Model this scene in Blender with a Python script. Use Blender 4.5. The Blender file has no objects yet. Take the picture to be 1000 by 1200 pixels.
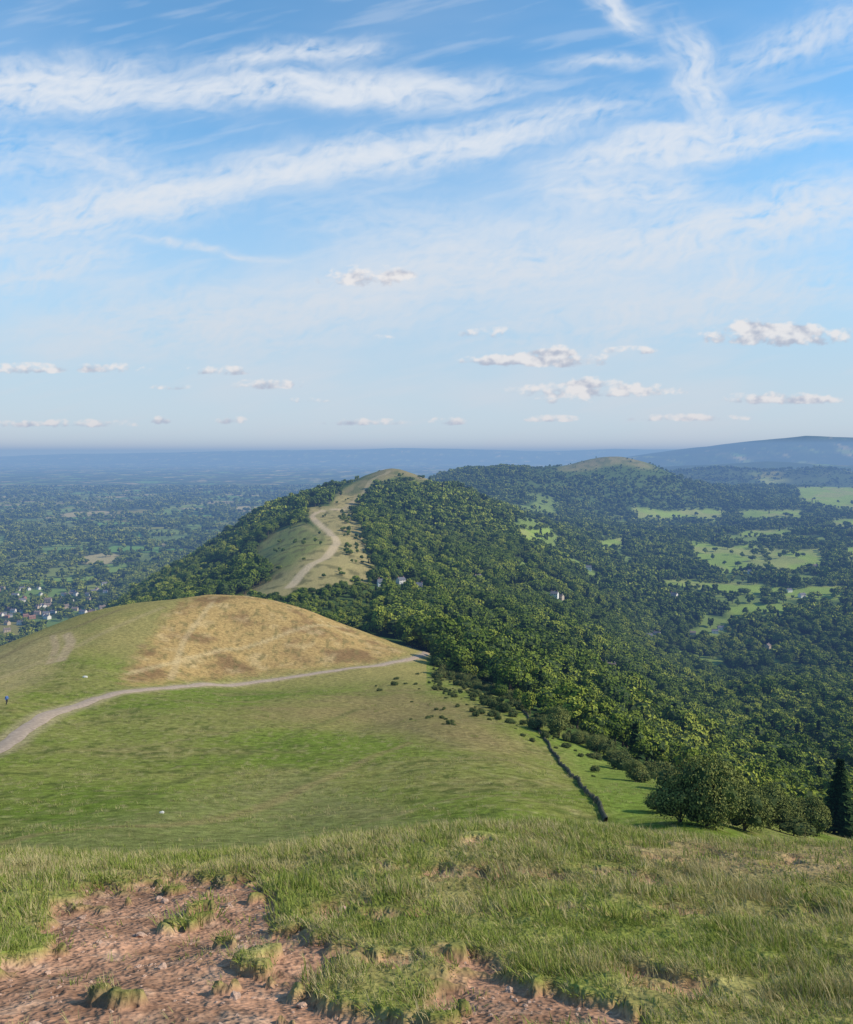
import bpy, math, numpy as np, random, bmesh
from mathutils import Vector
rng=np.random.default_rng(7); random.seed(7)
F=1040.0
scene=bpy.context.scene
scene.view_settings.view_transform='Standard'; scene.view_settings.look='None'; scene.view_settings.exposure=0

# ------------------------------------------------------------ noise helpers
def _h(ix,iy,seed):
    h=(ix*374761393+iy*668265263+seed*14426951)&0xffffffff
    h=((h^(h>>13))*1274126177)&0xffffffff
    return (h^(h>>16))&0xffffffff
def rnd(ix,iy,seed): return _h(ix,iy,seed)/4294967296.0
def perlin(x,y,seed=0):
    ix=np.floor(x).astype(np.int64); iy=np.floor(y).astype(np.int64)
    fx=x-ix; fy=y-iy
    def g(i,j,dx,dy):
        a=rnd(i,j,seed)*2*np.pi
        return np.cos(a)*dx+np.sin(a)*dy
    sx=fx*fx*fx*(fx*(fx*6-15)+10); sy=fy*fy*fy*(fy*(fy*6-15)+10)
    a=g(ix,iy,fx,fy); b=g(ix+1,iy,fx-1,fy); c=g(ix,iy+1,fx,fy-1); d=g(ix+1,iy+1,fx-1,fy-1)
    return ((a+(b-a)*sx)+((c+(d-c)*sx)-(a+(b-a)*sx))*sy)*1.5
def fbm(x,y,seed=0,o=3):
    s=0;amp=1;t=0
    for k in range(o):
        s=s+amp*perlin(x*2**k+k*17.3,y*2**k-k*9.1,seed+k); t+=amp; amp*=.5
    return s/t
def sst(a,b,x):
    t=np.clip((x-a)/(b-a),0,1); return t*t*(3-2*t)

# ------------------------------------------------------------ terrain heights
COL={
-450:[(5,1206),(8,1081),(16,1010),(50,1000),(100,930),(150,890),(250,850),(350,850),(500,900),(1000,860),(1700,800),(3000,800),(6000,800)],
0:[(5,1206),(8,1081),(13,1010),(30,1005),(50,995),(75,950),(105,895),(120,875),(150,828),(200,800),(250,775),(300,757),(350,765),(500,850),(900,835),(1500,800),(2500,800),(6000,800)],
100:[(5,1206),(8,1081),(14,1012),(30,1010),(50,990),(75,945),(110,890),(140,850),(170,822),(220,780),(280,738),(320,721),(360,724),(450,780),(700,775),(1000,752),(1500,745),(2500,790)],
200:[(5,1206),(8,1081),(14,1010),(30,1012),(50,995),(75,945),(105,900),(150,840),(215,803),(260,760),(310,712),(335,703),(370,708),(450,760),(700,730),(1000,706),(1400,678),(1700,690),(2200,730),(4000,730),(6000,720)],
270:[(245,797),(300,735),(340,698),(380,705),(450,745),(700,708),(1000,682),(1400,640),(1650,628),(1900,650)],
350:[(5,1206),(8,1081),(13,1003),(30,1018),(50,1000),(75,950),(105,905),(150,850),(200,818),(260,792),(300,748),(345,712),(380,716),(460,735),(650,700),(800,668),(1000,640),(1250,612),(1600,594),(1900,592),(2200,630),(4000,680),(6000,660)],
430:[(13,985),(30,1012),(50,990),(75,945),(105,900),(160,850),(210,815),(270,786),(310,762),(350,742),(400,750),(600,716),(800,675),(1000,642),(1300,612),(1700,579),(2000,558),(2300,574),(2700,610),(4500,640)],
460:[(2000,552)],
500:[(5,1206),(8,1081),(16,972),(30,1000),(50,985),(70,950),(100,900),(150,850),(240,800),(330,768),(400,764),(500,744),(800,692),(1100,652),(1500,608),(1950,563),(2300,578),(2900,595),(3600,578),(4300,566),(5500,600)],
600:[(5,1206),(8,1081),(16,966),(30,995),(50,985),(65,950),(100,900),(160,850),(240,812),(300,804),(400,780),(600,745),(900,700),(1300,652),(1800,612),(2200,600),(2700,603),(3500,576),(4000,552),(4500,555),(5500,595)],
640:[(4200,549)],
680:[(4500,542)],
700:[(5,1206),(8,1081),(16,970),(30,1002),(50,988),(65,965),(110,910),(180,860),(240,850),(300,842),(500,802),(800,757),(1100,722),(1500,686),(2000,652),(3000,617),(3800,592),(4400,540),(4700,538),(5200,565),(6500,600)],
720:[(4500,536)],
750:[(4500,541)],
775:[(4500,551)],
800:[(5,1206),(8,1081),(15,985),(30,1010),(60,965),(85,935),(115,915),(160,915),(200,912),(300,895),(500,862),(800,820),(1100,790),(1500,720),(2200,660),(3000,625),(4000,598),(4700,561),(5500,572),(7000,580)],
900:[(15,990),(30,1012),(60,985),(100,962),(150,950),(200,940),(300,918),(500,878),(800,826),(1100,790),(1500,720),(2200,660),(3000,625),(4000,600),(5000,578),(6000,568)],
1000:[(5,1206),(8,1081),(15,992),(30,1018),(60,1003),(100,988),(150,975),(200,962),(300,937),(500,888),(800,830),(1100,790),(1500,720),(2200,660),(3000,625),(4000,600),(5000,580),(6000,570),(7000,575)],
1450:[(5,1206),(8,1081),(15,1000),(30,1030),(100,1020),(200,985),(500,900),(1100,790),(2200,660),(4000,600),(6000,575)],
}
P=[];W=[]
for u,l in COL.items():
    for (y,v) in l:
        P.append((u/200.0,2.5*math.log(y))); W.append(v)
P=np.array(P,float); W=np.array(W,float); n=len(P)
def phi(r2): return 0.5*r2*np.log(r2+1e-9)
D2=((P[:,None,:]-P[None,:,:])**2).sum(2)
A=np.zeros((n+3,n+3)); A[:n,:n]=phi(D2)+np.eye(n)*0.003
A[:n,n]=1;A[:n,n+1:]=P;A[n,:n]=1;A[n+1:,:n]=P.T
sol=np.linalg.solve(A,np.concatenate([W,np.zeros(3)]))
def rbf(s,t):
    out=sol[n]+sol[n+1]*s+sol[n+2]*t
    for k in range(n):
        out=out+sol[k]*phi((s-P[k,0])**2+(t-P[k,1])**2)
    return out
TU=np.linspace(-500,1500,251); TL=np.linspace(math.log(4),math.log(9000),500)
gu,gl=np.meshgrid(TU,TL,indexing='ij'); TAB=rbf(gu/200,2.5*gl)
def tab(U,L):
    i=np.clip((U+500)/8,0,249.999); j=np.clip((L-TL[0])/(TL[1]-TL[0]),0,498.999)
    a=i.astype(int);b=j.astype(int);fa=i-a;fb=j-b
    return (TAB[a,b]*(1-fa)+TAB[a+1,b]*fa)*(1-fb)+(TAB[a,b+1]*(1-fa)+TAB[a+1,b+1]*fa)*fb
FAR=[(7500,.13,[(-500,600),(640,600),(740,566),(790,553),(850,549),(900,552),(960,549),(1010,555),(1500,560)]),
 (10500,.12,[(-500,580),(560,575),(700,552),(800,546),(900,541),(950,543),(1000,546),(1500,550)]),
 (15500,.15,[(-500,555),(620,552),(700,540),(760,532),(810,525),(860,519),(900,515),(945,511),(1000,513),(1100,514),(1500,522)]),
 (30000,.12,[(-500,532),(0,535),(80,532),(160,531),(300,528),(400,527),(470,525),(540,526),(640,529),(720,526),(800,527),(1500,528)])]
def smax(a,b,k):
    h=np.clip(.5+.5*(a-b)/k,0,1); return b+(a-b)*h+k*h*(1-h)
def hz(x,y):
    ys=np.maximum(y,4.0); U=500+F*x/ys; L=np.log(ys)
    V=tab(np.clip(U,-500,1500),L); z1=(530-V)/F*ys
    z0=-1.6-.33*y
    w=sst(7,12,y); z=z0*(1-w)+z1*w
    z=z+sst(20,60,y)*(1-sst(350,600,y))*(.9*fbm(x/38,y/38,3)+.25*fbm(x/9,y/9,4,2))
    z=z+sst(400,900,y)*13*fbm(x/210,y/210,5,4)*(1-.4*sst(3000,6000,y))
    plain=-350+10*fbm(x/1500,y/1500,11,2)+0*x
    far=plain+sst(6000,20000,y)*14*fbm(x/2500,y/2500,21,3)
    Uc=np.clip(U,-500,1500)
    for (D,wd,sil) in FAR:
        vs=np.interp(Uc,[p[0] for p in sil],[p[1] for p in sil])
        zs=(530-vs)/F*D
        g=np.exp(-((L-math.log(D))/wd)**2)
        far=np.maximum(far,-350+(zs+350)*g+16*g*fbm(x/900,y/900,31,3))
    near=smax(z,plain,25)
    wb=sst(5600,7200,y)
    z=np.where(y>400,near*(1-wb)+far*wb,z)
    return z

a_cols=np.concatenate([np.linspace(-1.3,-.6,50)[:-1],np.linspace(-.6,.6,720),np.linspace(.6,1.3,50)[1:]])
rows=np.concatenate([np.linspace(-3.5,18,400)[:-1],np.geomspace(18,65000,880)])
NA=len(a_cols);NR=len(rows)
Y=np.repeat(rows[:,None],NA,1); X=a_cols[None,:]*(Y+4)
Z=hz(X,Y)

def inpoly(U,V,poly):
    c=np.zeros(U.shape,bool); m=len(poly)
    for i in range(m):
        x1,y1=poly[i];x2,y2=poly[(i+1)%m]
        if y1==y2: continue
        cond=((y1>V)!=(y2>V))&(U<(x2-x1)*(V-y1)/(y2-y1)+x1)
        c^=cond
    return c
OFF=[(0,0),(1,0),(-1,0),(0,1),(0,-1),(.6,.6),(-.6,.6),(.6,-.6),(-.6,-.6)]
def soft(U,V,poly,r,ry=None):
    ry=ry if ry is not None else r*.5
    us=[p[0] for p in poly]; vs=[p[1] for p in poly]
    out=np.zeros(U.shape); m=(U>min(us)-r)&(U<max(us)+r)&(V>min(vs)-ry)&(V<max(vs)+ry)
    u=U[m];v=V[m]; s=np.zeros(u.shape)
    for a,b in OFF: s=s+inpoly(u+a*r,v+b*ry,poly)
    out[m]=s/9.0; return out
def UV(x,y,z):
    ys=np.maximum(y,1.0); return 500+F*x/ys, 530-F*z/ys

SOIL=[[(80,1045),(190,1022),(290,1020),(330,1060),(360,1095),(395,1120),(365,1150),(420,1165),(520,1225),(-80,1225),(-80,1140),(40,1110)],
      [(500,1160),(560,1140),(650,1140),(720,1165),(800,1225),(450,1225)],
      [(500,1112),(590,1118),(580,1142),(510,1136)],[(370,1062),(450,1058),(450,1078),(380,1084)],[(430,1015),(520,1010),(540,1022),(440,1026)]]
def soilmask(x,y,z):
    U,V=UV(x,y,z)
    Uw=U+40*fbm(x/.7,y/.7,41,4); Vw=V+30*fbm(x/.6,y/.6,43,4)
    s=np.zeros(x.shape)
    for p in SOIL: s=np.maximum(s,soft(Uw,Vw,p,7,5))
    ex=sst(.22,.38,fbm(x/1.1,y/1.0,47,4))*.8
    s=np.maximum(s,ex)
    s=s*(y<19)*(y>1.5)
    isl=sst(.29,.39,fbm(x/.5,y/.5,53,3))
    return s*(1-isl)
near=Y<20
sm=np.zeros(Y.shape); sm[near]=soilmask(X[near],Y[near],Z[near])
nb=np.zeros(Y.shape)
nb[near]=.10*fbm(X[near]/1.3,Y[near]/1.3,61,3)+(.028-.012*sm[near])*fbm(X[near]/.22,Y[near]/.22,63,3)+sm[near]*.008*fbm(X[near]/.07,Y[near]/.07,66,2)
Z=Z+nb-.10*sm

lr=rows
def sampler(ARR):
    def f(x,y):
        x=np.asarray(x,float);y=np.asarray(y,float)
        j=np.clip(np.interp(y,lr,np.arange(NR)),0,NR-1.001); i=np.clip(np.interp(x/(y+4),a_cols,np.arange(NA)),0,NA-1.001)
        a=j.astype(int);b=i.astype(int);fa=j-a;fb=i-b
        return (ARR[a,b]*(1-fa)+ARR[a+1,b]*fa)*(1-fb)+(ARR[a,b+1]*(1-fa)+ARR[a+1,b+1]*fa)*fb
    return f
S=sampler(Z); SM=sampler(sm)
def ground_at(u,v,ymin=20):
    ys=np.geomspace(ymin,60000,8000); xs=(u-500)/F*ys
    vs=530-F*S(xs,ys)/ys
    k=np.where(vs<=v)[0]
    k=k[0] if len(k) else len(ys)-1
    y=ys[k]; x=(u-500)/F*y
    return float(x),float(y),float(S(x,y))
def smooth_poly(pts,step,kf=.10):
    pts=np.array(pts,float); seg=np.r_[0,np.cumsum(np.hypot(*np.diff(pts,axis=0).T))]
    t=np.arange(0,seg[-1],step); q=np.stack([np.interp(t,seg,pts[:,0]),np.interp(t,seg,pts[:,1])],1)
    k=max(1,int(kf*len(q)))
    for _ in range(3):
        pad=np.pad(q,((k//2,k//2),(0,0)),mode='edge'); c=np.cumsum(np.vstack([[0,0],pad]),axis=0)
        m=(c[k//2*2+1:]-c[:-(k//2*2+1)])/(k//2*2+1); m[0]=q[0];m[-1]=q[-1]; q=m
    return q
def px_line(pix,ymin=20,step=2,kf=.10):
    return smooth_poly([ground_at(u,v,ymin)[:2] for u,v in pix],step,kf)
def distline(x,y,line):
    d=np.full(x.shape,1e9)
    for i in range(len(line)-1):
        p=line[i];q=line[i+1];v=q-p;L=(v**2).sum()+1e-9
        t=np.clip(((x-p[0])*v[0]+(y-p[1])*v[1])/L,0,1)
        d=np.minimum(d,np.hypot(x-p[0]-t*v[0],y-p[1]-t*v[1]))
    return d
def dist_sub(line,pad=15):
    d=np.full(Y.shape,1e9); m=(Y>line[:,1].min()-pad)&(Y<line[:,1].max()+pad)&(X>line[:,0].min()-pad)&(X<line[:,0].max()+pad)
    d[m]=distline(X[m],Y[m],line); return d

# ------------------------------------------------------------ land cover
U,V=UV(X,Y,Z)
EU=[-500,470,505,560,620,700,760,830,900,960,1000,1500]; EV=[0,0,775,806,836,874,912,938,972,1000,1003,1003]
def edgeV(u): return np.interp(u,EU,EV)
FIELDS=[[(805,635),(850,640),(882,638),(902,666),(868,670),(850,674),(815,658)],[(890,640),(930,644),(962,643),(966,664),(905,674)],
 [(776,678),(830,684),(870,681),(915,689),(960,688),(992,687),(987,704),(890,698),(840,696),(785,688)],[(738,593),(790,599),(850,597),(838,612),(780,606),(745,608)],
 [(932,571),(1020,568),(1020,598),(975,596),(940,590)],[(603,619),(662,616),(650,631),(613,633)],[(692,634),(733,633),(728,646),(700,646)],
 [(860,599),(938,596),(940,606),(875,610)],[(970,608),(1060,608),(1060,622),(978,620)],
 [(864,622),(928,620),(925,630),(872,630)],[(990,640),(1060,640),(1060,664),(995,662)],
 [(848,710),(915,706),(925,717),(858,720)],[(885,560),(975,560),(965,568),(892,568)]]
RIDGE=[[(352,596),(405,592),(428,628),(436,660),(440,680),(400,688),(345,698),(270,702),(320,676),(345,652),(380,632),(362,612)],
       [(290,652),(325,622),(352,614),(366,622),(384,636),(352,655),(338,668),(300,668)],[(384,600),(395,580),(415,568),(428,575),(412,596)]]
PEAK=[(400,576),(425,560),(460,542),(512,556),(532,569),(500,567),(470,558),(440,566),(412,583)]
CAMP=[(655,551),(690,538),(720,526),(752,539),(772,550),(735,545),(700,547),(680,552)]
DRY=[(140,804),(165,765),(195,725),(232,690),(305,690),(385,718),(442,744),(480,766),(440,777),(330,788),(190,801)]
def cover(x,y,z,dv=0):
    u,v=UV(x,y,z); v=v-dv
    s=y/F
    uw=u+11*fbm(x/(s*60),y/(s*180),71,3); vw=v+4.5*fbm(x/(s*50),y/(s*150),73,3)
    fld=np.zeros(x.shape)
    for p in FIELDS: fld=np.maximum(fld,soft(uw,vw,p,3,1.5)*(y>1100))
    rg=np.maximum(soft(uw,vw,RIDGE[0],4,2)*(y>480)*(y<1500),soft(uw,vw,RIDGE[1],4,2)*(y>600)*(y<1600))
    rg=np.maximum(rg,soft(uw,vw,RIDGE[2],4,2)*(y>1100)*(y<2000))
    pk=soft(uw,vw,PEAK,4,2)*(y>1400)*(y<2250)
    cp=soft(uw,vw,CAMP,4,2)*(y>3800)*(y<5000)
    grass=(y<150)|((y<400)&(vw>edgeV(u)))
    grass=grass.astype(float)
    hill=sst(-330,-300,z)*(y<7000)
    forest=np.clip(1-fld-rg-pk-cp-grass,0,1)
    return u,v,fld,rg,pk,cp,grass,forest,hill
def voro(x,y,cs,seed):
    gx=x/cs+.25*fbm(x/(cs*3),y/(cs*3),seed+7,2); gy=y/(cs*1.0)
    ix=np.floor(gx).astype(np.int64);iy=np.floor(gy).astype(np.int64)
    d1=np.full(x.shape,9.);d2=np.full(x.shape,9.);idv=np.zeros(x.shape)
    for a in(-1,0,1):
        for b in(-1,0,1):
            cx=ix+a;cy=iy+b
            px=cx+rnd(cx,cy,seed);py=cy+rnd(cx,cy,seed+1)
            d=np.hypot(px-gx,py-gy); r=rnd(cx,cy,seed+2)
            m=d<d1; d2=np.where(m,d1,np.minimum(d2,d)); idv=np.where(m,r,idv); d1=np.where(m,d,d1)
    return idv,(d2-d1)*cs*.5
def woods(x,y): return fbm(x/420,y/600,81,3)
def meadow(x,y): return sst(.12,.20,fbm(x/170,y/330,131,3))*(1-sst(3300,3900,y))

C=np.zeros(Y.shape+(3,))
u_,v_,fld,rg,pk,cp,grs,fst,hill=cover(X,Y,Z)
def mixc(c,col,m): return c*(1-m[...,None])+np.array(col)*m[...,None]
g1=fbm(X/14,Y/14,91,4); g2=fbm(X/55,Y/40,93,3); g3=fbm(X/3,Y/3,95,3); g4=fbm(X/1.2,Y/2.2,96,3)
C[:]=(.155,.195,.034)
C=mixc(C,(.215,.210,.060),sst(-.3,.3,g2+.3*g1))
C=mixc(C,(.100,.150,.022),.65*sst(.05,.45,-g2+.4*g1))
C=mixc(C,(.25,.21,.08),.6*sst(.05,.4,g1)*sst(30,90,Y))
C=mixc(C,(.095,.115,.028),.75*sst(.10,.36,g3+.4*g1)*sst(20,40,Y)*(Y<400))
C=mixc(C,(.27,.24,.10),.6*sst(.12,.4,g4)*sst(20,40,Y)*(Y<300))
dry=soft(U+14*g3+10*g1,V+6*g3,DRY,9,5)*(Y>200)*(Y<420)
kn=sst(205,265,Y)*(Y<420)*(U<500)
C=mixc(C,(.30,.245,.09),.85*kn*(1-dry))
C=mixc(C,(.20,.20,.06),.5*kn*(1-dry)*sst(.0,.4,g1))
C=mixc(C,(.37,.25,.10),dry)
C=mixc(C,(.19,.115,.055),dry*.85*sst(.02,.35,fbm(X/16,Y/20,99,3)))
C=mixc(C,(.46,.34,.17),dry*.5*sst(.1,.4,fbm(X/7,Y/9,101,3)))
C=mixc(C,(.17,.14,.055),dry*.7*sst(.12,.32,fbm(X/2.5,Y/5,102,3)))
left=soft(U,V,[(-500,760),(0,758),(90,735),(60,790),(0,825),(-500,900)],12,8)*(Y<420)*(Y>130)
C=mixc(C,(.36,.28,.13),.65*left)
band=soft(U+20*g1,V+12*g1,[(-200,985),(0,985),(110,960),(330,905),(420,930),(560,990),(540,1010),(0,1030)],20,12)*(Y>20)*(Y<130)
C=mixc(C,(.20,.19,.075),.6*band)
br=soft(U+18*g1,V+8*g1,[(250,840),(470,805),(560,830),(640,900),(560,880),(420,850)],22,10)*(Y>80)*(Y<420)
C=mixc(C,(.245,.18,.082),.7*br)
lush=soft(U+14*g1,V+8*g1,[(640,850),(700,872),(790,925),(800,950),(720,970),(670,900)],16,8)*(Y>40)*(Y<300)
C=mixc(C,(.16,.22,.038),.7*lush)
for pix,ym,w0,w1,col,k in (([(70,775),(84,752),(78,742)],150,.8,2.,(.44,.32,.2),.7),([(58,778),(66,758),(62,744)],150,.5,1.5,(.40,.29,.17),.7),([(0,772),(40,750),(90,735),(150,712)],200,.8,2.5,(.22,.17,.08),.7),
    ([(0,795),(60,770),(120,742),(190,712)],150,.5,2.,(.36,.28,.14),.5),([(150,790),(240,765),(330,745),(400,735)],200,.4,1.6,(.50,.38,.2),.5),([(200,796),(215,750),(250,705)],200,.4,1.4,(.46,.35,.19),.45),
    ([(-5,990),(80,968),(190,975),(330,935),(480,870)],28,.3,1.3,(.27,.2,.09),.5),([(20,960),(160,930),(300,880),(420,830)],50,.3,1.2,(.12,.13,.04),.5),([(300,1000),(440,960),(560,930),(700,960)],30,.3,1.,(.26,.21,.09),.4),([(130,880),(300,850),(470,850),(620,900)],50,.3,1.,(.25,.2,.09),.35)):
    d=dist_sub(px_line(pix,ym,2)); C=mixc(C,col,k*(1-sst(w0,w1,d)))
fg=1-sst(13,26,Y)
tr=sst(-.35,.2,fbm(X/2.2,Y/2.2,103,3))
C=mixc(C,(.24,.20,.08),.7*fg*tr)
rb=soft(U+30*g3,V,[(640,985),(1100,985),(1100,1040),(900,1030),(740,1005)],40,12)*(Y<25)
C=mixc(C,(.31,.205,.12),.75*rb)
smc=np.clip(sm,0,1)
C=mixc(C,(.36,.20,.125),smc)
C=mixc(C,(.47,.31,.21),smc*.6*sst(.05,.4,fbm(X/.35,Y/.35,107,4)))
C=mixc(C,(.23,.125,.078),smc*.6*sst(.05,.4,fbm(X/.3,Y/.3,108,4)))
# forest floor / hills
mdw=meadow(X,Y)*(U>600)*(Y>1100)
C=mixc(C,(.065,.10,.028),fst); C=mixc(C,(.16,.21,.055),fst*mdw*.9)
fid,fed=voro(X,Y,230,5); fi=(fid*1e6).astype(np.int64)
fc=np.stack([.12+.10*rnd(fi,fi*0,3),.18+.08*rnd(fi,fi*0,4),.055+0*fid],-1)
tan=(fid>.78)[...,None]; fc=np.where(tan,np.array((.33,.28,.14)),fc)
C=C*(1-fld[...,None])+np.array((.205,.275,.055))*fld[...,None]
C=mixc(C,(.27,.26,.10),fld*.6*sst(.0,.2,fbm(X/160,Y/200,109,2)))
flat=(1-hill)*(Y>1200)
dark=sst(.02,.12,woods(X,Y)); hed=1-sst(7,15,fed)
hedfar=sst(4500,11000,Y)
mk=np.clip(np.maximum(dark,np.maximum(hed,.85*hedfar*sst(-.2,.1,fbm(X/260,Y/1100,83,4)))),0,1)
fcf=mixc(fc,(.045,.07,.028),mk*.92)
openf=(flat*(1-fld))[...,None]
C=C*(1-openf)+fcf*openf
C=mixc(C,(.33,.26,.12),rg*.8); C=mixc(C,(.17,.19,.055),.8*soft(U,V,RIDGE[1],5,3)*(Y>600)*(Y<1600))
C=mixc(C,(.12,.11,.045),rg*.8*sst(.05,.3,fbm(X/14,Y/22,110,3)))
C=mixc(C,(.21,.175,.085),pk*.9); C=mixc(C,(.19,.165,.08),cp*.9)
C=mixc(C,(.10,.115,.04),(pk+cp)*.8*sst(-.05,.2,fbm(X/40,Y/80,111,3)))
C=mixc(C,(.05,.075,.035),.9*(Y>6500)*sst(-.3,.05,fbm(X/500,Y/900,87,3))*(Z>-320))
rp=px_line([(340,688),(352,672),(374,658),(390,646),(396,636),(386,622),(370,612),(365,605),(372,598),(404,597)],480,6,.05)
C=mixc(C,(.44,.34,.21),1-sst(3.,6.,dist_sub(rp)))
rp2=px_line([(404,597),(414,588),(432,566),(458,551)],1300,8)
C=mixc(C,(.34,.27,.16),.6*(1-sst(3,7,dist_sub(rp2))))

def new_mesh(name,verts,faces4,cols=None,smooth=True):
    me=bpy.data.meshes.new(name)
    nv=len(verts); nf=len(faces4)
    me.vertices.add(nv); me.vertices.foreach_set('co',np.asarray(verts,np.float32).ravel())
    me.loops.add(nf*4); me.loops.foreach_set('vertex_index',np.asarray(faces4,np.int32).ravel())
    me.polygons.add(nf); me.polygons.foreach_set('loop_start',np.arange(0,nf*4,4,dtype=np.int32))
    me.update(calc_edges=True)
    if smooth: me.polygons.foreach_set('use_smooth',np.ones(nf,bool))
    if cols is not None:
        at=me.attributes.new('tint','FLOAT_COLOR','POINT')
        c=np.ones((nv,4),np.float32); c[:,:cols.shape[1]]=cols; at.data.foreach_set('color',c.ravel())
    return me
def link(ob): scene.collection.objects.link(ob); return ob

# ------------------------------------------------------------ materials
def mat(name):
    m=bpy.data.materials.new(name); m.use_nodes=True; nt=m.node_tree; b=nt.nodes['Principled BSDF']
    b.inputs['Roughness'].default_value=.9
    b.inputs['Specular IOR Level'].default_value=.15
    return m,nt,b
def dmat(name):
    m=bpy.data.materials.new(name); m.use_nodes=True; nt=m.node_tree; nt.nodes.remove(nt.nodes['Principled BSDF'])
    b=nt.nodes.new('ShaderNodeBsdfDiffuse'); nt.links.new(b.outputs[0],nt.nodes['Material Output'].inputs['Surface']); return m,nt,b
def simple(name,col,noise=8,amt=.25,rough=.85,bump=0):
    m,nt,b=mat(name); b.inputs['Roughness'].default_value=rough
    tc=nt.nodes.new('ShaderNodeTexCoord'); nz=nt.nodes.new('ShaderNodeTexNoise'); nz.inputs['Scale'].default_value=noise; nz.inputs['Detail'].default_value=4
    nt.links.new(tc.outputs['Object'],nz.inputs['Vector'])
    r=nt.nodes.new('ShaderNodeValToRGB'); r.color_ramp.elements[0].position=.3; r.color_ramp.elements[1].position=.7
    r.color_ramp.elements[0].color=(*[c*(1-amt) for c in col],1); r.color_ramp.elements[1].color=(*[min(1,c*(1+amt)) for c in col],1)
    nt.links.new(nz.outputs['Fac'],r.inputs['Fac']); nt.links.new(r.outputs['Color'],b.inputs['Base Color'])
    if bump:
        bp=nt.nodes.new('ShaderNodeBump'); bp.inputs['Strength'].default_value=1; bp.inputs['Distance'].default_value=bump
        nt.links.new(nz.outputs['Fac'],bp.inputs['Height']); nt.links.new(bp.outputs['Normal'],b.inputs['Normal'])
    return m
gm,nt,b=dmat('hillside_ground'); L=nt.links.new
at=nt.nodes.new('ShaderNodeAttribute'); at.attribute_name='tint'
geo=nt.nodes.new('ShaderNodeNewGeometry')
def noise(sc,det=4,rough=.6):
    z=nt.nodes.new('ShaderNodeTexNoise'); z.inputs['Scale'].default_value=sc; z.inputs['Detail'].default_value=det; z.inputs['Roughness'].default_value=rough
    L(geo.outputs['Position'],z.inputs['Vector']); return z
def mr(sock,a,b_,c,d_):
    m=nt.nodes.new('ShaderNodeMapRange'); L(sock,m.inputs[0])
    for i,vv in enumerate((a,b_,c,d_)): m.inputs[i+1].default_value=vv
    return m.outputs[0]
def mul(a,b_):
    m=nt.nodes.new('ShaderNodeMath'); m.operation='MULTIPLY'; L(a,m.inputs[0]); L(b_,m.inputs[1]); return m.outputs[0]
n1=noise(14,3,.65); n2=noise(.9,5,.78)
f=mul(mr(n1.outputs['Fac'],.3,.7,.72,1.28),mr(n2.outputs['Fac'],.3,.7,.48,1.52))
vm=nt.nodes.new('ShaderNodeVectorMath'); vm.operation='SCALE'; L(at.outputs['Color'],vm.inputs[0]); L(f,vm.inputs['Scale'])
L(vm.outputs[0],b.inputs['Color'])
bp=nt.nodes.new('ShaderNodeBump'); bp.inputs['Distance'].default_value=.016; bp.inputs['Strength'].default_value=.8; L(n1.outputs['Fac'],bp.inputs['Height'])
bp2=nt.nodes.new('ShaderNodeBump'); bp2.inputs['Distance'].default_value=.34; bp2.inputs['Strength'].default_value=.8; L(n2.outputs['Fac'],bp2.inputs['Height']); L(bp.outputs['Normal'],bp2.inputs['Normal'])
L(bp2.outputs['Normal'],b.inputs['Normal'])

idx=np.arange(NR*NA).reshape(NR,NA)
faces=np.stack([idx[:-1,:-1],idx[:-1,1:],idx[1:,1:],idx[1:,:-1]],-1).reshape(-1,4)
PATH=[(-60,905),(-20,892),(0,879),(30,852),(60,832),(100,820),(140,812),(200,804),(260,798),(330,793),(400,788),(450,780),(490,774),(502,768),(494,762),(478,757)]
pl=px_line(PATH,90,1.5)
C=mixc(C,(.33,.27,.15),.7*(1-sst(1.6,3.4,dist_sub(pl))))
zt=np.stack([X,Y,Z],-1).reshape(-1,3)
me=new_mesh('terrain',zt,faces,C.reshape(-1,3)); me.materials.append(gm)
link(bpy.data.objects.new('terrain',me))

def ribbon(name,line,w,lift,material,ncr=5):
    t=np.gradient(line,axis=0); t/=np.linalg.norm(t,axis=1)[:,None]+1e-9; nn=np.stack([-t[:,1],t[:,0]],1)
    vs=[]
    for k in range(ncr):
        o=(k/(ncr-1)-.5)*w
        jit=.16*w*.5*perlin(np.arange(len(line))*.35,np.full(len(line),k*3.3),7)
        q=line+nn*(o+jit)[:,None] if k in (0,ncr-1) else line+nn*o
        z=S(q[:,0],q[:,1])+lift*(1 if 0<k<ncr-1 else .15)
        vs.append(np.column_stack([q,z]))
    vs=np.array(vs).transpose(1,0,2); m_,k_=vs.shape[:2]; id_=np.arange(m_*k_).reshape(m_,k_)
    fc_=np.stack([id_[:-1,:-1],id_[1:,:-1],id_[1:,1:],id_[:-1,1:]],-1).reshape(-1,4)
    me=new_mesh(name,vs.reshape(-1,3),fc_); me.materials.append(material)
    return link(bpy.data.objects.new(name,me))
pm=simple('path_gravel',(.35,.265,.195),1.6,.22,bump=.02)
ribbon('gravel_path',pl,2.6,.16,pm)

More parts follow.
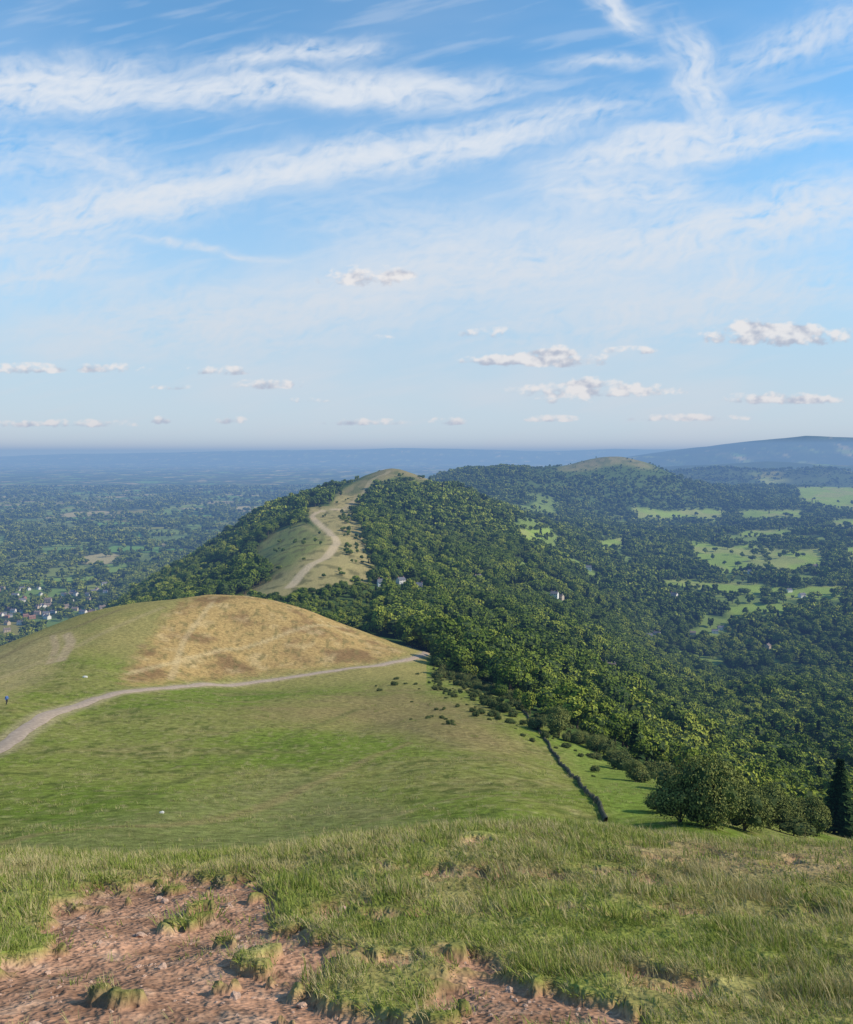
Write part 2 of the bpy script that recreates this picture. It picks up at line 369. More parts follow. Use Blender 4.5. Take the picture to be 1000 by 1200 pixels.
# ------------------------------------------------------------ foliage
def leafmat(name,dark_,light_,tl=0,a=.65,b_=.35):
    m,nt,b=dmat(name); L=nt.links.new
    oi=nt.nodes.new('ShaderNodeObjectInfo'); at=nt.nodes.new('ShaderNodeAttribute'); at.attribute_name='shade'
    ad=nt.nodes.new('ShaderNodeMath'); ad.operation='MULTIPLY_ADD'; L(oi.outputs['Random'],ad.inputs[0]); ad.inputs[1].default_value=a
    m2=nt.nodes.new('ShaderNodeMath'); m2.operation='MULTIPLY'; L(at.outputs['Fac'],m2.inputs[0]); m2.inputs[1].default_value=b_; L(m2.outputs[0],ad.inputs[2])
    r=nt.nodes.new('ShaderNodeValToRGB'); r.color_ramp.elements[0].color=(*dark_,1); r.color_ramp.elements[1].color=(*light_,1)
    L(ad.outputs[0],r.inputs['Fac'])
    L(r.outputs['Color'],b.inputs['Color'])
    if tl:
        tr=nt.nodes.new('ShaderNodeBsdfTranslucent'); L(r.outputs['Color'],tr.inputs['Color'])
        mx=nt.nodes.new('ShaderNodeMixShader'); mx.inputs[0].default_value=tl; L(b.outputs[0],mx.inputs[1]); L(tr.outputs[0],mx.inputs[2])
        L(mx.outputs[0],nt.nodes['Material Output'].inputs['Surface'])
    return m
lm=leafmat('leaf_broad',(.042,.078,.014),(.175,.215,.036))
lml=leafmat('leaf_broad_light',(.095,.148,.020),(.330,.345,.060))
lmd=leafmat('leaf_conifer',(.024,.052,.020),(.060,.095,.032))
lmg=leafmat('leaf_gorse',(.055,.075,.022),(.16,.16,.055))
core=simple('crown_shadow_core',(.045,.068,.018),2,.3)  # dark solid blobs filling each crown; inner shade put into their colour
bark=simple('bark',(.09,.07,.05),6,.3)
def quads_from(c,nrm,size,r):
    N=len(c); t=r.normal(size=(N,3)); t-= (t*nrm).sum(1)[:,None]*nrm; t/=np.linalg.norm(t,axis=1)[:,None]; bt=np.cross(nrm,t)
    s=size*(.6+.8*r.random((N,1))); s2=s*(.6+.5*r.random((N,1)))
    bend=nrm*s*.35
    v=np.stack([c-t*s-bt*s2*.3-bend,c+t*s*.2-bt*s2,c+t*s+bt*s2*.3-bend,c-t*s*.2+bt*s2],1)
    return v.reshape(-1,3)
def ico(sub):
    bm=bmesh.new(); bmesh.ops.create_icosphere(bm,subdivisions=sub,radius=1); v=np.array([q.co[:] for q in bm.verts]); f=[[q.index for q in fc.verts] for fc in bm.faces]; bm.free(); return v,f
ICO=ico(2); ICO1=ico(1)
def limb(p0,p1,r0,r1,seg=6):
    p0=np.array(p0,float);p1=np.array(p1,float);d=p1-p0;d/=np.linalg.norm(d); a=np.cross(d,[.3,.9,.1]);a/=np.linalg.norm(a);b=np.cross(d,a)
    vs=[];mid=(p0+p1)/2+a*.06*np.linalg.norm(p1-p0)
    for p,r in((p0,r0),(mid,(r0+r1)/2),(p1,r1)):
        for k in range(seg):
            t=2*math.pi*k/seg; vs.append(p+r*(a*math.cos(t)+b*math.sin(t)))
    fs=[[q*seg+k,q*seg+(k+1)%seg,(q+1)*seg+(k+1)%seg,(q+1)*seg+k] for q in range(2) for k in range(seg)]
    return vs,fs
def make_tree(name,seed,h=1.0,w=.5,lobes=8,nleaf=320,ls=.05,kind='broad',leaf=None,corescale=.8,trunk=.22,fine=False):
    r=np.random.default_rng(seed); V=[];Fc=[];MI=[];SH=[]
    def add(vs,fs,mi,sh):
        o=len(V); V.extend([tuple(q) for q in vs]); Fc.extend([[o+i for i in f] for f in fs]); MI.extend([mi]*len(fs)); SH.extend(sh if hasattr(sh,'__len__') else [sh]*len(vs))
    if kind=='conifer':
        v,f=limb((0,0,-.03),(0,0,.97*h),.018*h,.003*h); add(v,f,1,.3)
        N=nleaf; t=r.random(N)**.8; ang=r.random(N)*6.283; tier=(np.floor(t*11)+ .5*r.random(N))/11
        rad=w*.5*(1-tier)*(.35+.65*r.random(N)**.5)*(.85+.3*np.sin(ang*3+seed))
        c=np.stack([np.cos(ang)*rad,np.sin(ang)*rad,h*(.07+.93*tier)-rad*.35],1)
        nr=np.stack([np.cos(ang)*.5,np.sin(ang)*.5,np.ones(N)],1)+r.normal(size=(N,3))*.3; nr/=np.linalg.norm(nr,axis=1)[:,None]
        v=quads_from(c,nr,ls,r); add(v,[[4*i,4*i+1,4*i+2,4*i+3] for i in range(N)],0,np.repeat(r.random(N),4))
    else:
        top=h*(1-trunk)
        cs=[];rs=[]
        for i in range(lobes):
            a=r.random()*6.283; hh=r.random(); rr=w*.5*(.75*math.sin(math.pi*(.25+.6*hh)))*(.3+.6*r.random())
            rad=w*(.16+.16*r.random())
            cs.append((math.cos(a)*rr,math.sin(a)*rr,h*trunk+rad*.8+hh*(top-1.7*rad))); rs.append(rad)
        cs=np.array(cs);rs=np.array(rs)
        v,f=limb((0,0,-.05*h),(cs[0][0]*.1,cs[0][1]*.1,h*(trunk+.25)),.032*h,.018*h,7 if fine else 4); add(v,f,1,.3)
        for i in range(min(6 if fine else 2,lobes)):
            v,f=limb((0,0,h*(trunk*.7+.03*i)),cs[i],.014*h,.004*h,5 if fine else 3); add(v,f,1,.3)
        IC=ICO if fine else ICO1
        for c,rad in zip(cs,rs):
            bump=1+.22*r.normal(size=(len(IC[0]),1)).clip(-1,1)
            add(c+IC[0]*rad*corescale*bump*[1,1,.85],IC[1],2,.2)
        per=nleaf//lobes
        for c,rad in zip(cs,rs):
            d=r.normal(size=(per,3)); d[:,2]+=.45; d/=np.linalg.norm(d,axis=1)[:,None]
            p=c+d*rad*(.80+.36*r.random((per,1)))*[1,1,.88]
            nr=d+r.normal(size=(per,3))*.4; nr/=np.linalg.norm(nr,axis=1)[:,None]
            lobe=r.random()*.6
            v=quads_from(p,nr,ls,r); add(v,[[4*i,4*i+1,4*i+2,4*i+3] for i in range(per)],0,np.repeat(np.clip(lobe+.5*r.random(per),0,1),4))
    me=bpy.data.meshes.new(name); me.from_pydata(V,[],Fc); me.update()
    me.polygons.foreach_set('material_index',np.array(MI,np.int32))
    a=me.attributes.new('shade','FLOAT','POINT'); a.data.foreach_set('value',np.array(SH,np.float32))
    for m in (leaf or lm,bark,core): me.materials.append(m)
    return bpy.data.objects.new(name,me)
def coll(name,obs):
    c=bpy.data.collections.new(name)
    for o in obs: c.objects.link(o)
    return c
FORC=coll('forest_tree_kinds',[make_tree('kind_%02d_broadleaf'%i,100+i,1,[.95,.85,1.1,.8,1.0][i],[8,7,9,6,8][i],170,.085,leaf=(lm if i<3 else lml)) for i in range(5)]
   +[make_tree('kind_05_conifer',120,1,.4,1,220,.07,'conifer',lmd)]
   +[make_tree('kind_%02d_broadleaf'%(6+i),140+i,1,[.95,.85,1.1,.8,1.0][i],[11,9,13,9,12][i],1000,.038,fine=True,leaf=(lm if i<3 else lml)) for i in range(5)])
BUSHC=coll('bush_kinds',[make_tree('bush_kind_%d'%i,200+i,1,1.5,9,600,.05,leaf=lmg,trunk=.02) for i in range(3)])

def instancer(name,pts,scl,rot,idxs,collection):
    me=bpy.data.meshes.new(name); N=len(pts); me.vertices.add(N); me.vertices.foreach_set('co',np.asarray(pts,np.float32).ravel())
    def attr(n,t,k,arr):
        a=me.attributes.new(n,t,'POINT'); a.data.foreach_set(k,np.asarray(arr).ravel())
    attr('scl','FLOAT_VECTOR','vector',np.asarray(scl,np.float32)); attr('rot','FLOAT_VECTOR','vector',np.asarray(rot,np.float32)); attr('kind','INT','value',np.asarray(idxs,np.int32))
    ob=link(bpy.data.objects.new(name,me))
    g=bpy.data.node_groups.new(name+'_scatter','GeometryNodeTree')
    g.interface.new_socket('Geometry',in_out='INPUT',socket_type='NodeSocketGeometry'); g.interface.new_socket('Geometry',in_out='OUTPUT',socket_type='NodeSocketGeometry')
    nd=g.nodes; gi=nd.new('NodeGroupInput');go=nd.new('NodeGroupOutput'); ip=nd.new('GeometryNodeInstanceOnPoints'); ci=nd.new('GeometryNodeCollectionInfo')
    ci.inputs['Collection'].default_value=collection; ci.inputs['Separate Children'].default_value=True; ci.inputs['Reset Children'].default_value=True
    def na(n,t):
        q=nd.new('GeometryNodeInputNamedAttribute'); q.data_type=t; q.inputs['Name'].default_value=n
        return [o for o in q.outputs if o.enabled and o.name=='Attribute'][0]
    lk=g.links.new
    lk(gi.outputs[0],ip.inputs['Points']); lk(ci.outputs[0],ip.inputs['Instance']); ip.inputs['Pick Instance'].default_value=True
    lk(na('kind','INT'),ip.inputs['Instance Index']); lk(na('rot','FLOAT_VECTOR'),ip.inputs['Rotation']); lk(na('scl','FLOAT_VECTOR'),ip.inputs['Scale'])
    lk(ip.outputs[0],go.inputs[0])
    md=ob.modifiers.new('scatter','NODES'); md.node_group=g
    return ob

HP=[(450,688,500,'w'),(490,692,500,'w'),(470,684,700,'w'),(656,702,900,'b'),(770,745,900,'w'),(716,786,600,'b'),(738,786,600,'w'),(812,744,900,'b'),(838,742,900,'w'),(925,694,1500,'w'),(760,748,900,'w'),
    (650,700,900,'w'),(700,785,600,'w'),(845,738,900,'w'),(940,700,1400,'w'),(880,672,1500,'w'),(955,665,1500,'b'),(560,680,900,'w'),(790,700,1200,'w'),(900,760,900,'b'),(690,668,1500,'w')]
rr=random.Random(3)
for i in range(60):
    uu=rr.uniform(-5,125); vv=rr.uniform(690,742)
    if vv>744-.32*uu: vv-=22
    HP.append((uu,vv,1200,rr.choice('wwwbbr')))
HOUSES=[(*ground_at(u,v,ym),k) for (u,v,ym,k) in HP]
hxy=np.array([h[:2] for h in HOUSES])

def scatter_band(y0,y1,N,umin=-130,umax=1130):
    y=np.sqrt(y0**2+(y1**2-y0**2)*rng.random(N)); u=umin+(umax-umin)*rng.random(N); return (u-500)/F*y,y
def clearh(x,y):
    ok=np.ones(len(x),bool)
    for hx,hy in hxy:
        dx=x-hx*(y/hy); dy=hy-y
        ok&=~((abs(dx)<10)&(dy>-9)&(dy<60))
    return ok
pts=[];sc=[];kd=[]
for (y0,y1,N,h0,h1) in ((150,330,1600,4,10),(330,700,3600,8,17),(700,1400,9500,10,20),(1400,2700,21000,11,22),(2700,4600,19000,14,25),(4600,9000,20000,18,30)):
    x,y=scatter_band(y0,y1,N); z=S(x,y)
    u,v,fl,r_,p_,c_,g_,fo,hl=cover(x,y,z)
    fl2=cover(x,y,z,F*14/np.maximum(y,500))[2]
    dens=fo.copy()
    fid,fed=voro(x,y,230,5); wd=woods(x,y)
    flatd=np.where((fed<11)|(wd>.06),1.0,.09)
    md_=meadow(x,y)*(u>600)*(y>1100)
    dens=dens*np.where(hl>.5,1-.93*md_,flatd)
    edge_=(fl>.1)&(fl<.9)
    dens=np.where(fl>.5,.03,dens)
    dens=np.where(fl2>.6,np.minimum(dens,.15),dens)
    dens=np.where(edge_&(rng.random(N)<.7),.9,dens)
    dens=np.where(r_>.4,.28*(u>398)+.06,dens); dens=np.where(p_>.3,.03,dens); dens=np.where(c_>.3,.04,dens)
    dens=np.where(g_>.5,0,dens)
    dens=np.where((y<470)&(u<480),0,dens)
    ok=(rng.random(N)<dens); x=x[ok];y=y[ok];z=z[ok];u=u[ok];v=v[ok];r_=r_[ok];edge_=edge_[ok]
    ok=clearh(x,y)&(np.minimum(distline(x,y,rp),distline(x,y,rp2))>13)
    x=x[ok];y=y[ok];z=z[ok];u=u[ok];v=v[ok];r_=r_[ok];edge_=edge_[ok];m=len(x)
    size=(h0+(h1-h0)*rng.random(m)**1.3)
    size*=1+.4*fbm(x/100,y/100,141,2)
    size=np.where(r_>.4,size*.36,size)
    size=np.where(edge_,size*.7,size)
    size=np.where((u<440)&(u>250)&(y<760),size*.55,size)
    size=np.where((y>1700)&(y<2200)&(u>380)&(u<570)&(v<572),size*.5,size)
    size=np.where((y>3900)&(y<5000)&(u>620)&(u<800)&(v<560),size*.45,size)
    lf=fbm(x/140,y/170,151,3); ln=(rng.random(m)<sst(-.35,.4,lf+.05)*.9+.05)
    k=np.where(ln,rng.integers(3,5,m),rng.integers(0,3,m))+(6 if y1<1500 else 0)
    con=rng.random(m)<.03+.35*(fbm(x/110,y/150,157,2)>.34)
    pts.append(np.column_stack([x,y,z-.04*size])); sc.append(size)
    kd.append(np.where(con,5,k))
pts=np.vstack(pts);sc=np.concatenate(sc);kd=np.concatenate(kd);N=len(pts)
print('TREES',N)
scl=np.column_stack([sc*(.85+.45*rng.random(N)),sc*(.85+.45*rng.random(N)),sc*(.8+.3*rng.random(N))]); rot=np.column_stack([np.zeros(N),np.zeros(N),rng.random(N)*6.283])
instancer('forest',pts,scl,rot,kd,FORC)

bx,by=scatter_band(60,420,16000,430,1100); bz=S(bx,by); bu,bv=UV(bx,by,bz)
e=bv-edgeV(bu)
cl=sst(.10,.28,fbm(bx/9,by/12,161,2))
pd=np.where((e>-8)&(e<34)&(bu>505),.25+.5*cl,0.)
for (cu,cv,ru,rv,pp) in ((560,832,60,18,.6),(472,806,30,9,.35),(530,805,30,12,.5),(590,845,50,14,.4),(640,800,40,20,.9),(600,950,14,5,.3),(760,930,60,14,.5),(360,850,40,8,.08)):
    pd=np.maximum(pd,pp*cl*np.exp(-((bu-cu)/ru)**2-((bv-cv)/rv)**2)*1.6)
pd*=np.clip((by/250)**1.2,.1,1)
ok=rng.random(len(bx))<pd
bx,by,bz,e=bx[ok],by[ok],bz[ok],e[ok]; m=len(bx)
bs=(.5+1.6*rng.random(m)**2)*np.where(e<16,1.5,.75); print('BUSH',m)
instancer('gorse_bushes',np.column_stack([bx,by,bz-.1]),np.column_stack([bs,bs*(.7+.5*rng.random(m)),bs*(.6+.4*rng.random(m))]),np.column_stack([0*bs,0*bs,rng.random(m)*6.28]),rng.integers(0,3,m),BUSHC)

lmn=leafmat('leaf_hawthorn',(.070,.090,.028),(.27,.28,.085),0,.2,.8)
T1=make_tree('hawthorn_tree',301,1,1.15,30,9000,.015,trunk=.02,fine=True,leaf=lmn,corescale=.55)
T2=make_tree('hawthorn_tree',302,1,.95,24,8000,.016,trunk=.03,fine=True,leaf=lmn,corescale=.55)
T3=make_tree('pine_tree',303,1,.42,1,4200,.03,'conifer',lmd)
def place(base,name,u,v,ym,h,wf=1):
    x,y,z=ground_at(u,v,ym)
    o=bpy.data.objects.new(name,base.data); o.location=(x,y,z-.2); o.scale=(h*wf,h*wf,h); o.rotation_euler[2]=random.random()*6; link(o)
for i,(u,v,ym,h,wf) in enumerate([(828,980,60,5.2,.8),(797,965,60,3.4,1.1),(872,985,65,3.6,1.0),(772,952,55,1.8,1.3),(900,992,75,4.0,.9),(655,862,130,5.4,.95),(930,990,95,3.8,1.1),(745,915,80,2.6,1.3),(700,880,115,3.0,1.2),(955,992,95,4.4,.9),(680,872,120,2.6,1.2),(850,955,85,4.8,.8),(720,893,100,2.2,1.2)]):
    place((T1,T2)[i%2],'hawthorn_tree',u,v,ym,h,wf)
for (u,v,ym,h) in [(985,1000,110,10),(1014,1000,110,9),(960,940,250,11)]:
    place(T3,'pine_tree',u,v,ym,h,1.3)

# ------------------------------------------------------------ grass
def bladed(name,seed,nb,h,rad,w,lean):
    r=np.random.default_rng(seed); V=[];Fc=[];SH=[]
    for i in range(nb):
        a=r.random()*6.28; q=rad*math.sqrt(r.random()); bx_,by_=q*math.cos(a),q*math.sin(a)
        hh=h*(.4+.7*r.random()); d=np.array([math.cos(a)*.5+lean+r.normal()*.4,math.sin(a)*.5+r.normal()*.4]); t=r.random()*6.28; wx,wy=math.cos(t)*w,math.sin(t)*w
        o=len(V); s=r.random()
        for k,(zz,ww) in enumerate(((0,1),(.6,.8))):
            off=d*hh*zz**2*.9; zc=hh*zz*(1-.18*zz)
            V.append((bx_+off[0]-wx*ww,by_+off[1]-wy*ww,zc-.01)); V.append((bx_+off[0]+wx*ww,by_+off[1]+wy*ww,zc-.01)); SH+= [s,s]
        off=d*hh*.95; V.append((bx_+off[0],by_+off[1],hh*.8)); SH.append(s)
        Fc+=[[o,o+1,o+3,o+2],[o+2,o+3,o+4]]
    me=bpy.data.meshes.new(name); me.from_pydata(V,[],Fc); me.update()
    a=me.attributes.new('shade','FLOAT','POINT'); a.data.foreach_set('value',np.array(SH,np.float32))
    return me
gl1=leafmat('grass_green',(.115,.165,.025),(.31,.34,.085),.2); gl2=leafmat('grass_straw',(.27,.24,.09),(.57,.47,.25),.2)
GR=[]
for i in range(8):
    dryk=i>=5
    me=bladed('grass_tuft_kind',400+i,20,.055 if not dryk else .06,.10,.0032 if not dryk else .0022,-.45); me.materials.append(gl2 if dryk else gl1); GR.append(bpy.data.objects.new('grass_tuft_kind_%d'%i,me))
GRC=coll('grass_tuft_kinds',GR)
pts=[];scs=[];kds=[];hs_=[]
for (y0,y1,dens,s0) in ((3.2,8,400,1.0),(8,20,140,1.5),(20,40,9,2.6),(40,110,1.3,4.0),(110,240,.16,6.0)):
    Nn=int(.5*1.3*(y1**2-y0**2)*dens); x,y=scatter_band(y0,y1,Nn,-175,1175)
    soil=SM(x,y); dn=fbm(x/.6,y/.6,171,3) if y1<50 else fbm(x/8,y/8,172,4); z=S(x,y); u,v=UV(x,y,z)
    rbm=soft(u,v,[(640,985),(1100,985),(1100,1040),(900,1030),(740,1005)],40,12)*(y<30)
    p=np.clip(1-soil*1.7,0.012,1)*(.15+.85*sst(-.35,.15,dn))*(1-.8*rbm)
    if y0>30: p=p*(.1+.9*sst(-.1,.3,dn))*(distline(x,y,pl)>3)*(v>edgeV(u))
    ok=rng.random(Nn)<p
    x,y,z,dn,soil=x[ok],y[ok],z[ok],dn[ok],soil[ok]; m=len(x)
    tall=1+2.0*sst(.18,.5,dn) if y1<50 else np.ones(m)*1.2
    s=s0*(.6+.6*rng.random(m))
    dryp=.28+.42*sst(-.2,.3,fbm(x/2.2,y/2.2,103,3)) if y1<50 else .35+.3*sst(-.3,.3,fbm(x/20,y/20,104,2))
    k=np.where(rng.random(m)<dryp,rng.integers(5,8,m),rng.integers(0,5,m))
    pts.append(np.column_stack([x,y,z]));scs.append(s);kds.append(k);hs_.append(s*tall*(.7+.5*rng.random(m)))
pts=np.vstack(pts);s=np.concatenate(scs);k=np.concatenate(kds);hs_=np.concatenate(hs_);m=len(s); print('GRASS',m)
instancer('grass',pts,np.column_stack([s,s,hs_]),np.column_stack([rng.normal(size=m)*.15,rng.normal(size=m)*.15,rng.normal(size=m)*.9]),k,GRC)

stm=simple('stone_pinkish',(.44,.29,.21),5,.3)
ST=[]
for i in range(4):
    r=np.random.default_rng(500+i); v,f=ICO; vv=v*(1+.25*r.normal(size=(len(v),1)).clip(-1,1))*[1,.75,.5]
    me=bpy.data.meshes.new('stone_kind'); me.from_pydata([tuple(q) for q in vv],[],f); me.materials.append(stm); ST.append(bpy.data.objects.new('stone_kind_%d'%i,me))
STC=coll('stone_kinds',ST)
x,y=scatter_band(3.2,16,34000,-150,1150); so=SM(x,y); ok=(so>.5)&(rng.random(len(x))<.5*sst(-.2,.3,fbm(x/.9,y/.9,181,2))+.08)|(rng.random(len(x))<.004)
x,y=x[ok],y[ok]; m=len(x); s=.004+.018*rng.random(m)**4; s=np.where(rng.random(m)<.012,.03+.03*rng.random(m),s)
instancer('stones',np.column_stack([x,y,S(x,y)+s*.1]),np.column_stack([s,s,s]),rng.random((m,3))*[.5,.5,6.28],rng.integers(0,4,m),STC)

# ------------------------------------------------------------ stone wall
wl=px_line([(560,795),(600,816),(622,846),(650,880),(680,920),(712,964)],60,.4)
wm=simple('mossy_dry_stone',(.055,.055,.035),2.5,.45)
t=np.gradient(wl,axis=0); t/=np.linalg.norm(t,axis=1)[:,None]; nn=np.stack([-t[:,1],t[:,0]],1)
prof=[(-.17,-.3),(-.14,.15),(-.1,.3),(0,.38),(.1,.3),(.14,.15),(.17,-.3)]
vs=[]; wob=.35*perlin(np.arange(len(wl))*.05,np.zeros(len(wl)),9)
for (o,zz) in prof:
    j=.07*rng.normal(size=len(wl)); q=wl+nn*(o+j*.6+wob)[:,None]; vs.append(np.column_stack([q,S(wl[:,0],wl[:,1])+zz*(1+.6*perlin(np.arange(len(wl))*.13,np.zeros(len(wl)),19))+(j if zz>0 else 0)*1.2]))
vs=np.array(vs).transpose(1,0,2); id_=np.arange(vs.shape[0]*7).reshape(-1,7)
me=new_mesh('stone_wall',vs.reshape(-1,3),np.stack([id_[:-1,:-1],id_[1:,:-1],id_[1:,1:],id_[:-1,1:]],-1).reshape(-1,4),smooth=False); me.materials.append(wm); link(bpy.data.objects.new('stone_wall',me))

# ------------------------------------------------------------ houses
wmats={'w':simple('white_render',(.68,.66,.62),2,.06),'r':simple('red_brick',(.34,.18,.13),3,.2),'b':simple('buff_brick',(.45,.37,.29),3,.2)}
rmats={'w':simple('slate_roof',(.14,.14,.16),3,.2),'r':simple('clay_tile_roof',(.24,.14,.11),3,.25),'b':simple('brown_tile_roof',(.18,.14,.12),3,.25)}
glassm=simple('window_glass',(.04,.05,.07),1,.2,rough=.15); doorm=simple('painted_door',(.08,.12,.10),3,.1)
def box(l):
    V=[];Fc=[]
    for (x0,y0,z0,x1,y1,z1) in l:
        o=len(V); V+=[(x0,y0,z0),(x1,y0,z0),(x1,y1,z0),(x0,y1,z0),(x0,y0,z1),(x1,y0,z1),(x1,y1,z1),(x0,y1,z1)]
        Fc+=[[o+i for i in f] for f in ((3,2,1,0),(4,5,6,7),(0,1,5,4),(1,2,6,5),(2,3,7,6),(3,0,4,7))]
    return V,Fc
def msh(name,V,Fc,m):
    me=bpy.data.meshes.new(name); me.from_pydata(V,[],Fc); me.materials.append(m); me.update(); return me
hw,hd,hh,rh=6.0,4.0,5.2,2.8
HM={}
for k in wmats:
    Vw=[(-hw,-hd,-2),(hw,-hd,-2),(hw,hd,-2),(-hw,hd,-2),(-hw,-hd,hh),(hw,-hd,hh),(hw,hd,hh),(-hw,hd,hh),(-hw,0,hh+rh),(hw,0,hh+rh)]
    Fw=[[0,1,5,4],[2,3,7,6],[1,2,6,9,5],[3,0,4,8,7]]
    walls=msh('walls',Vw,Fw,wmats[k])
    e=.45; sl=rh/hd
    Vr=[];Fr=[]
    for sgn in(-1,1):
        o=len(Vr); ye=sgn*(hd+e); ze=hh-sl*e+.05
        Vr+=[(-hw-.3,ye,ze),(hw+.3,ye,ze),(hw+.3,0,hh+rh+.05),(-hw-.3,0,hh+rh+.05),(-hw-.3,ye,ze+.18),(hw+.3,ye,ze+.18),(hw+.3,0,hh+rh+.23),(-hw-.3,0,hh+rh+.23)]
        Fr+=[[o+i for i in f] for f in ((3,2,1,0),(4,5,6,7),(0,1,5,4),(1,2,6,5),(3,0,4,7))]
    roof=msh('roof',Vr,Fr,rmats[k])
    wn=[]
    for zz in(1.0,3.4):
        for xx in(-4.4,-1.6,1.6,4.4):
            if zz==1.0 and xx==-1.6: continue
            wn.append((xx-.6,-hd-.04,zz,xx+.6,-hd-.01,zz+1.2)); wn.append((xx-.6,hd+.01,zz,xx+.6,hd+.04,zz+1.2))
    win=msh('windows',*box(wn),glassm); door=msh('door',*box([(-2.1,-hd-.05,0,-1.1,-hd-.01,2.1)]),doorm)
    ch=msh('chimney',*box([(-5.2,-.5,hh+1.5,-4.2,.5,hh+rh+1.5),(4.0,-.5,hh+1.5,5.0,.5,hh+rh+1.3)]),wmats['r' if k!='b' else 'b'])
    HM[k]=[('walls',walls),('roof',roof),('windows',win),('door',door),('chimney',ch)]
for i,(x,y,z,k) in enumerate(HOUSES):
    nm={'w':'white_cottage','r':'brick_house','b':'brick_house'}[k]
    e=bpy.data.objects.new(nm,None); e.location=(x,y,z+.3); e.rotation_euler[2]=random.uniform(-.9,.9); s=random.uniform(.6,.85) if y<1400 else random.uniform(.75,1.15); e.scale=(s*random.uniform(.8,1.25),s,s); link(e)
    for pn,me in HM[k]:
        o=bpy.data.objects.new(pn,me); o.parent=e; link(o)

# ------------------------------------------------------------ walker
def skin(name,vs,es,rad,root=0,sub=2):
    me=bpy.data.meshes.new(name); me.from_pydata(vs,es,[]); ob=bpy.data.objects.new(name,me); link(ob)
    ob.modifiers.new('s','SKIN')
    for i,r_ in enumerate(rad): me.skin_vertices[0].data[i].radius=(r_,r_); me.skin_vertices[0].data[i].use_root=(i==root)
    m=ob.modifiers.new('u','SUBSURF'); m.levels=sub; m.render_levels=sub
    return ob
vs=[(0,0,.95),(0,0,1.15),(0,0,1.38),(0,0,1.50),(0,.02,1.60),(0,.02,1.70),
 (.10,0,.90),(.12,.14,.50),(.12,.02,.09),(.12,.17,.05),(-.10,0,.90),(-.12,-.02,.50),(-.12,-.30,.14),(-.12,-.17,.05),
 (.19,0,1.40),(.24,-.10,1.12),(.24,.08,.90),(.24,.12,.82),(-.19,0,1.40),(-.24,.08,1.12),(-.24,.28,.96),(-.24,.34,.92)]
es=[(0,1),(1,2),(2,3),(3,4),(4,5),(0,6),(6,7),(7,8),(8,9),(0,10),(10,11),(11,12),(12,13),(2,14),(14,15),(15,16),(16,17),(2,18),(18,19),(19,20),(20,21)]
rd=[.15,.14,.17,.06,.095,.08,.095,.065,.045,.04,.095,.065,.045,.04,.075,.05,.04,.035,.075,.05,.04,.035]
w=skin('walker',vs,es,rd)
ts=bpy.data.scenes.new('tmp'); scene.collection.objects.unlink(w); ts.collection.objects.link(w)
ts.view_layers[0].update(); dg=ts.view_layers[0].depsgraph; dg.update()
m2=bpy.data.meshes.new_from_object(w.evaluated_get(dg)); w.modifiers.clear(); w.data=m2
ts.collection.objects.unlink(w); link(w); bpy.data.scenes.remove(ts)
for p in m2.polygons: p.use_smooth=True
for m in (simple('jacket_blue',(.07,.14,.34),10,.1),simple('trousers_dark',(.03,.03,.04),10,.1),simple('skin',(.5,.32,.24),10,.05),simple('hair_brown',(.06,.04,.025),30,.2)): w.data.materials.append(m)
for p in w.data.polygons:
    c=p.center
    p.material_index=3 if (c.z>1.66 or (c.z>1.58 and c.y<0)) else 2 if c.z>1.49 else 1 if (c.z<.96 and abs(c.x)<.2) else 2 if (abs(c.x)>.2 and (c.z<.9 or (c.y>.3))) else 0
x,y,z=ground_at(8,826,125); w.location=(x,y,z); w.rotation_euler[2]=-2.2
V_,F_=box([(-.15,-.33,1.02,.15,-.14,1.42)]); me=msh('backpack',V_,F_,simple('backpack_grey',(.25,.25,.27),8,.2)); bo=bpy.data.objects.new('backpack',me); bo.parent=w; link(bo)
md=bo.modifiers.new('b','BEVEL'); md.width=.06; md.segments=3
bm_=simple('pale_stone',(.55,.53,.48),6,.15)
for (u,v,ym,sx,sz) in ((100,794,150,.6,.32),(190,953,50,.2,.12)):
    r=np.random.default_rng(int(u)); v0,f0=ICO; vv=v0*(1+.12*r.normal(size=(len(v0),1)).clip(-1,1))
    me=msh('boulder',[tuple(q) for q in vv],f0,bm_); o=link(bpy.data.objects.new('boulder',me)); x,y,z=ground_at(u,v,ym); o.location=(x,y,z+sz*.4); o.scale=(sx,sx*.7,sz)

# ------------------------------------------------------------ haze (aerial perspective)
V_,F_=box([(-90000,-3000,-700,90000,68000,150)])
hm=bpy.data.materials.new('haze_air'); hm.use_nodes=True; nt=hm.node_tree; nt.nodes.clear()
out=nt.nodes.new('ShaderNodeOutputMaterial'); ab=nt.nodes.new('ShaderNodeVolumeAbsorption'); em=nt.nodes.new('ShaderNodeEmission'); ad=nt.nodes.new('ShaderNodeAddShader')
sig=np.array([1/20000,1/15500,1/10500]); eq=np.array([.26,.40,.60])
Dn=sig.max()*1.0; colr=1-sig/Dn
ab.inputs['Color'].default_value=(*colr,1); ab.inputs['Density'].default_value=Dn
ec=sig*eq; em.inputs['Strength'].default_value=float(ec.max()); em.inputs['Color'].default_value=(*(ec/ec.max()),1)  # volume emits the haze colour itself, standing in for scattered sky light
nt.links.new(ab.outputs[0],ad.inputs[0]); nt.links.new(em.outputs[0],ad.inputs[1]); nt.links.new(ad.outputs[0],out.inputs['Volume'])
me=msh('haze',V_,F_,hm); link(bpy.data.objects.new('haze',me))

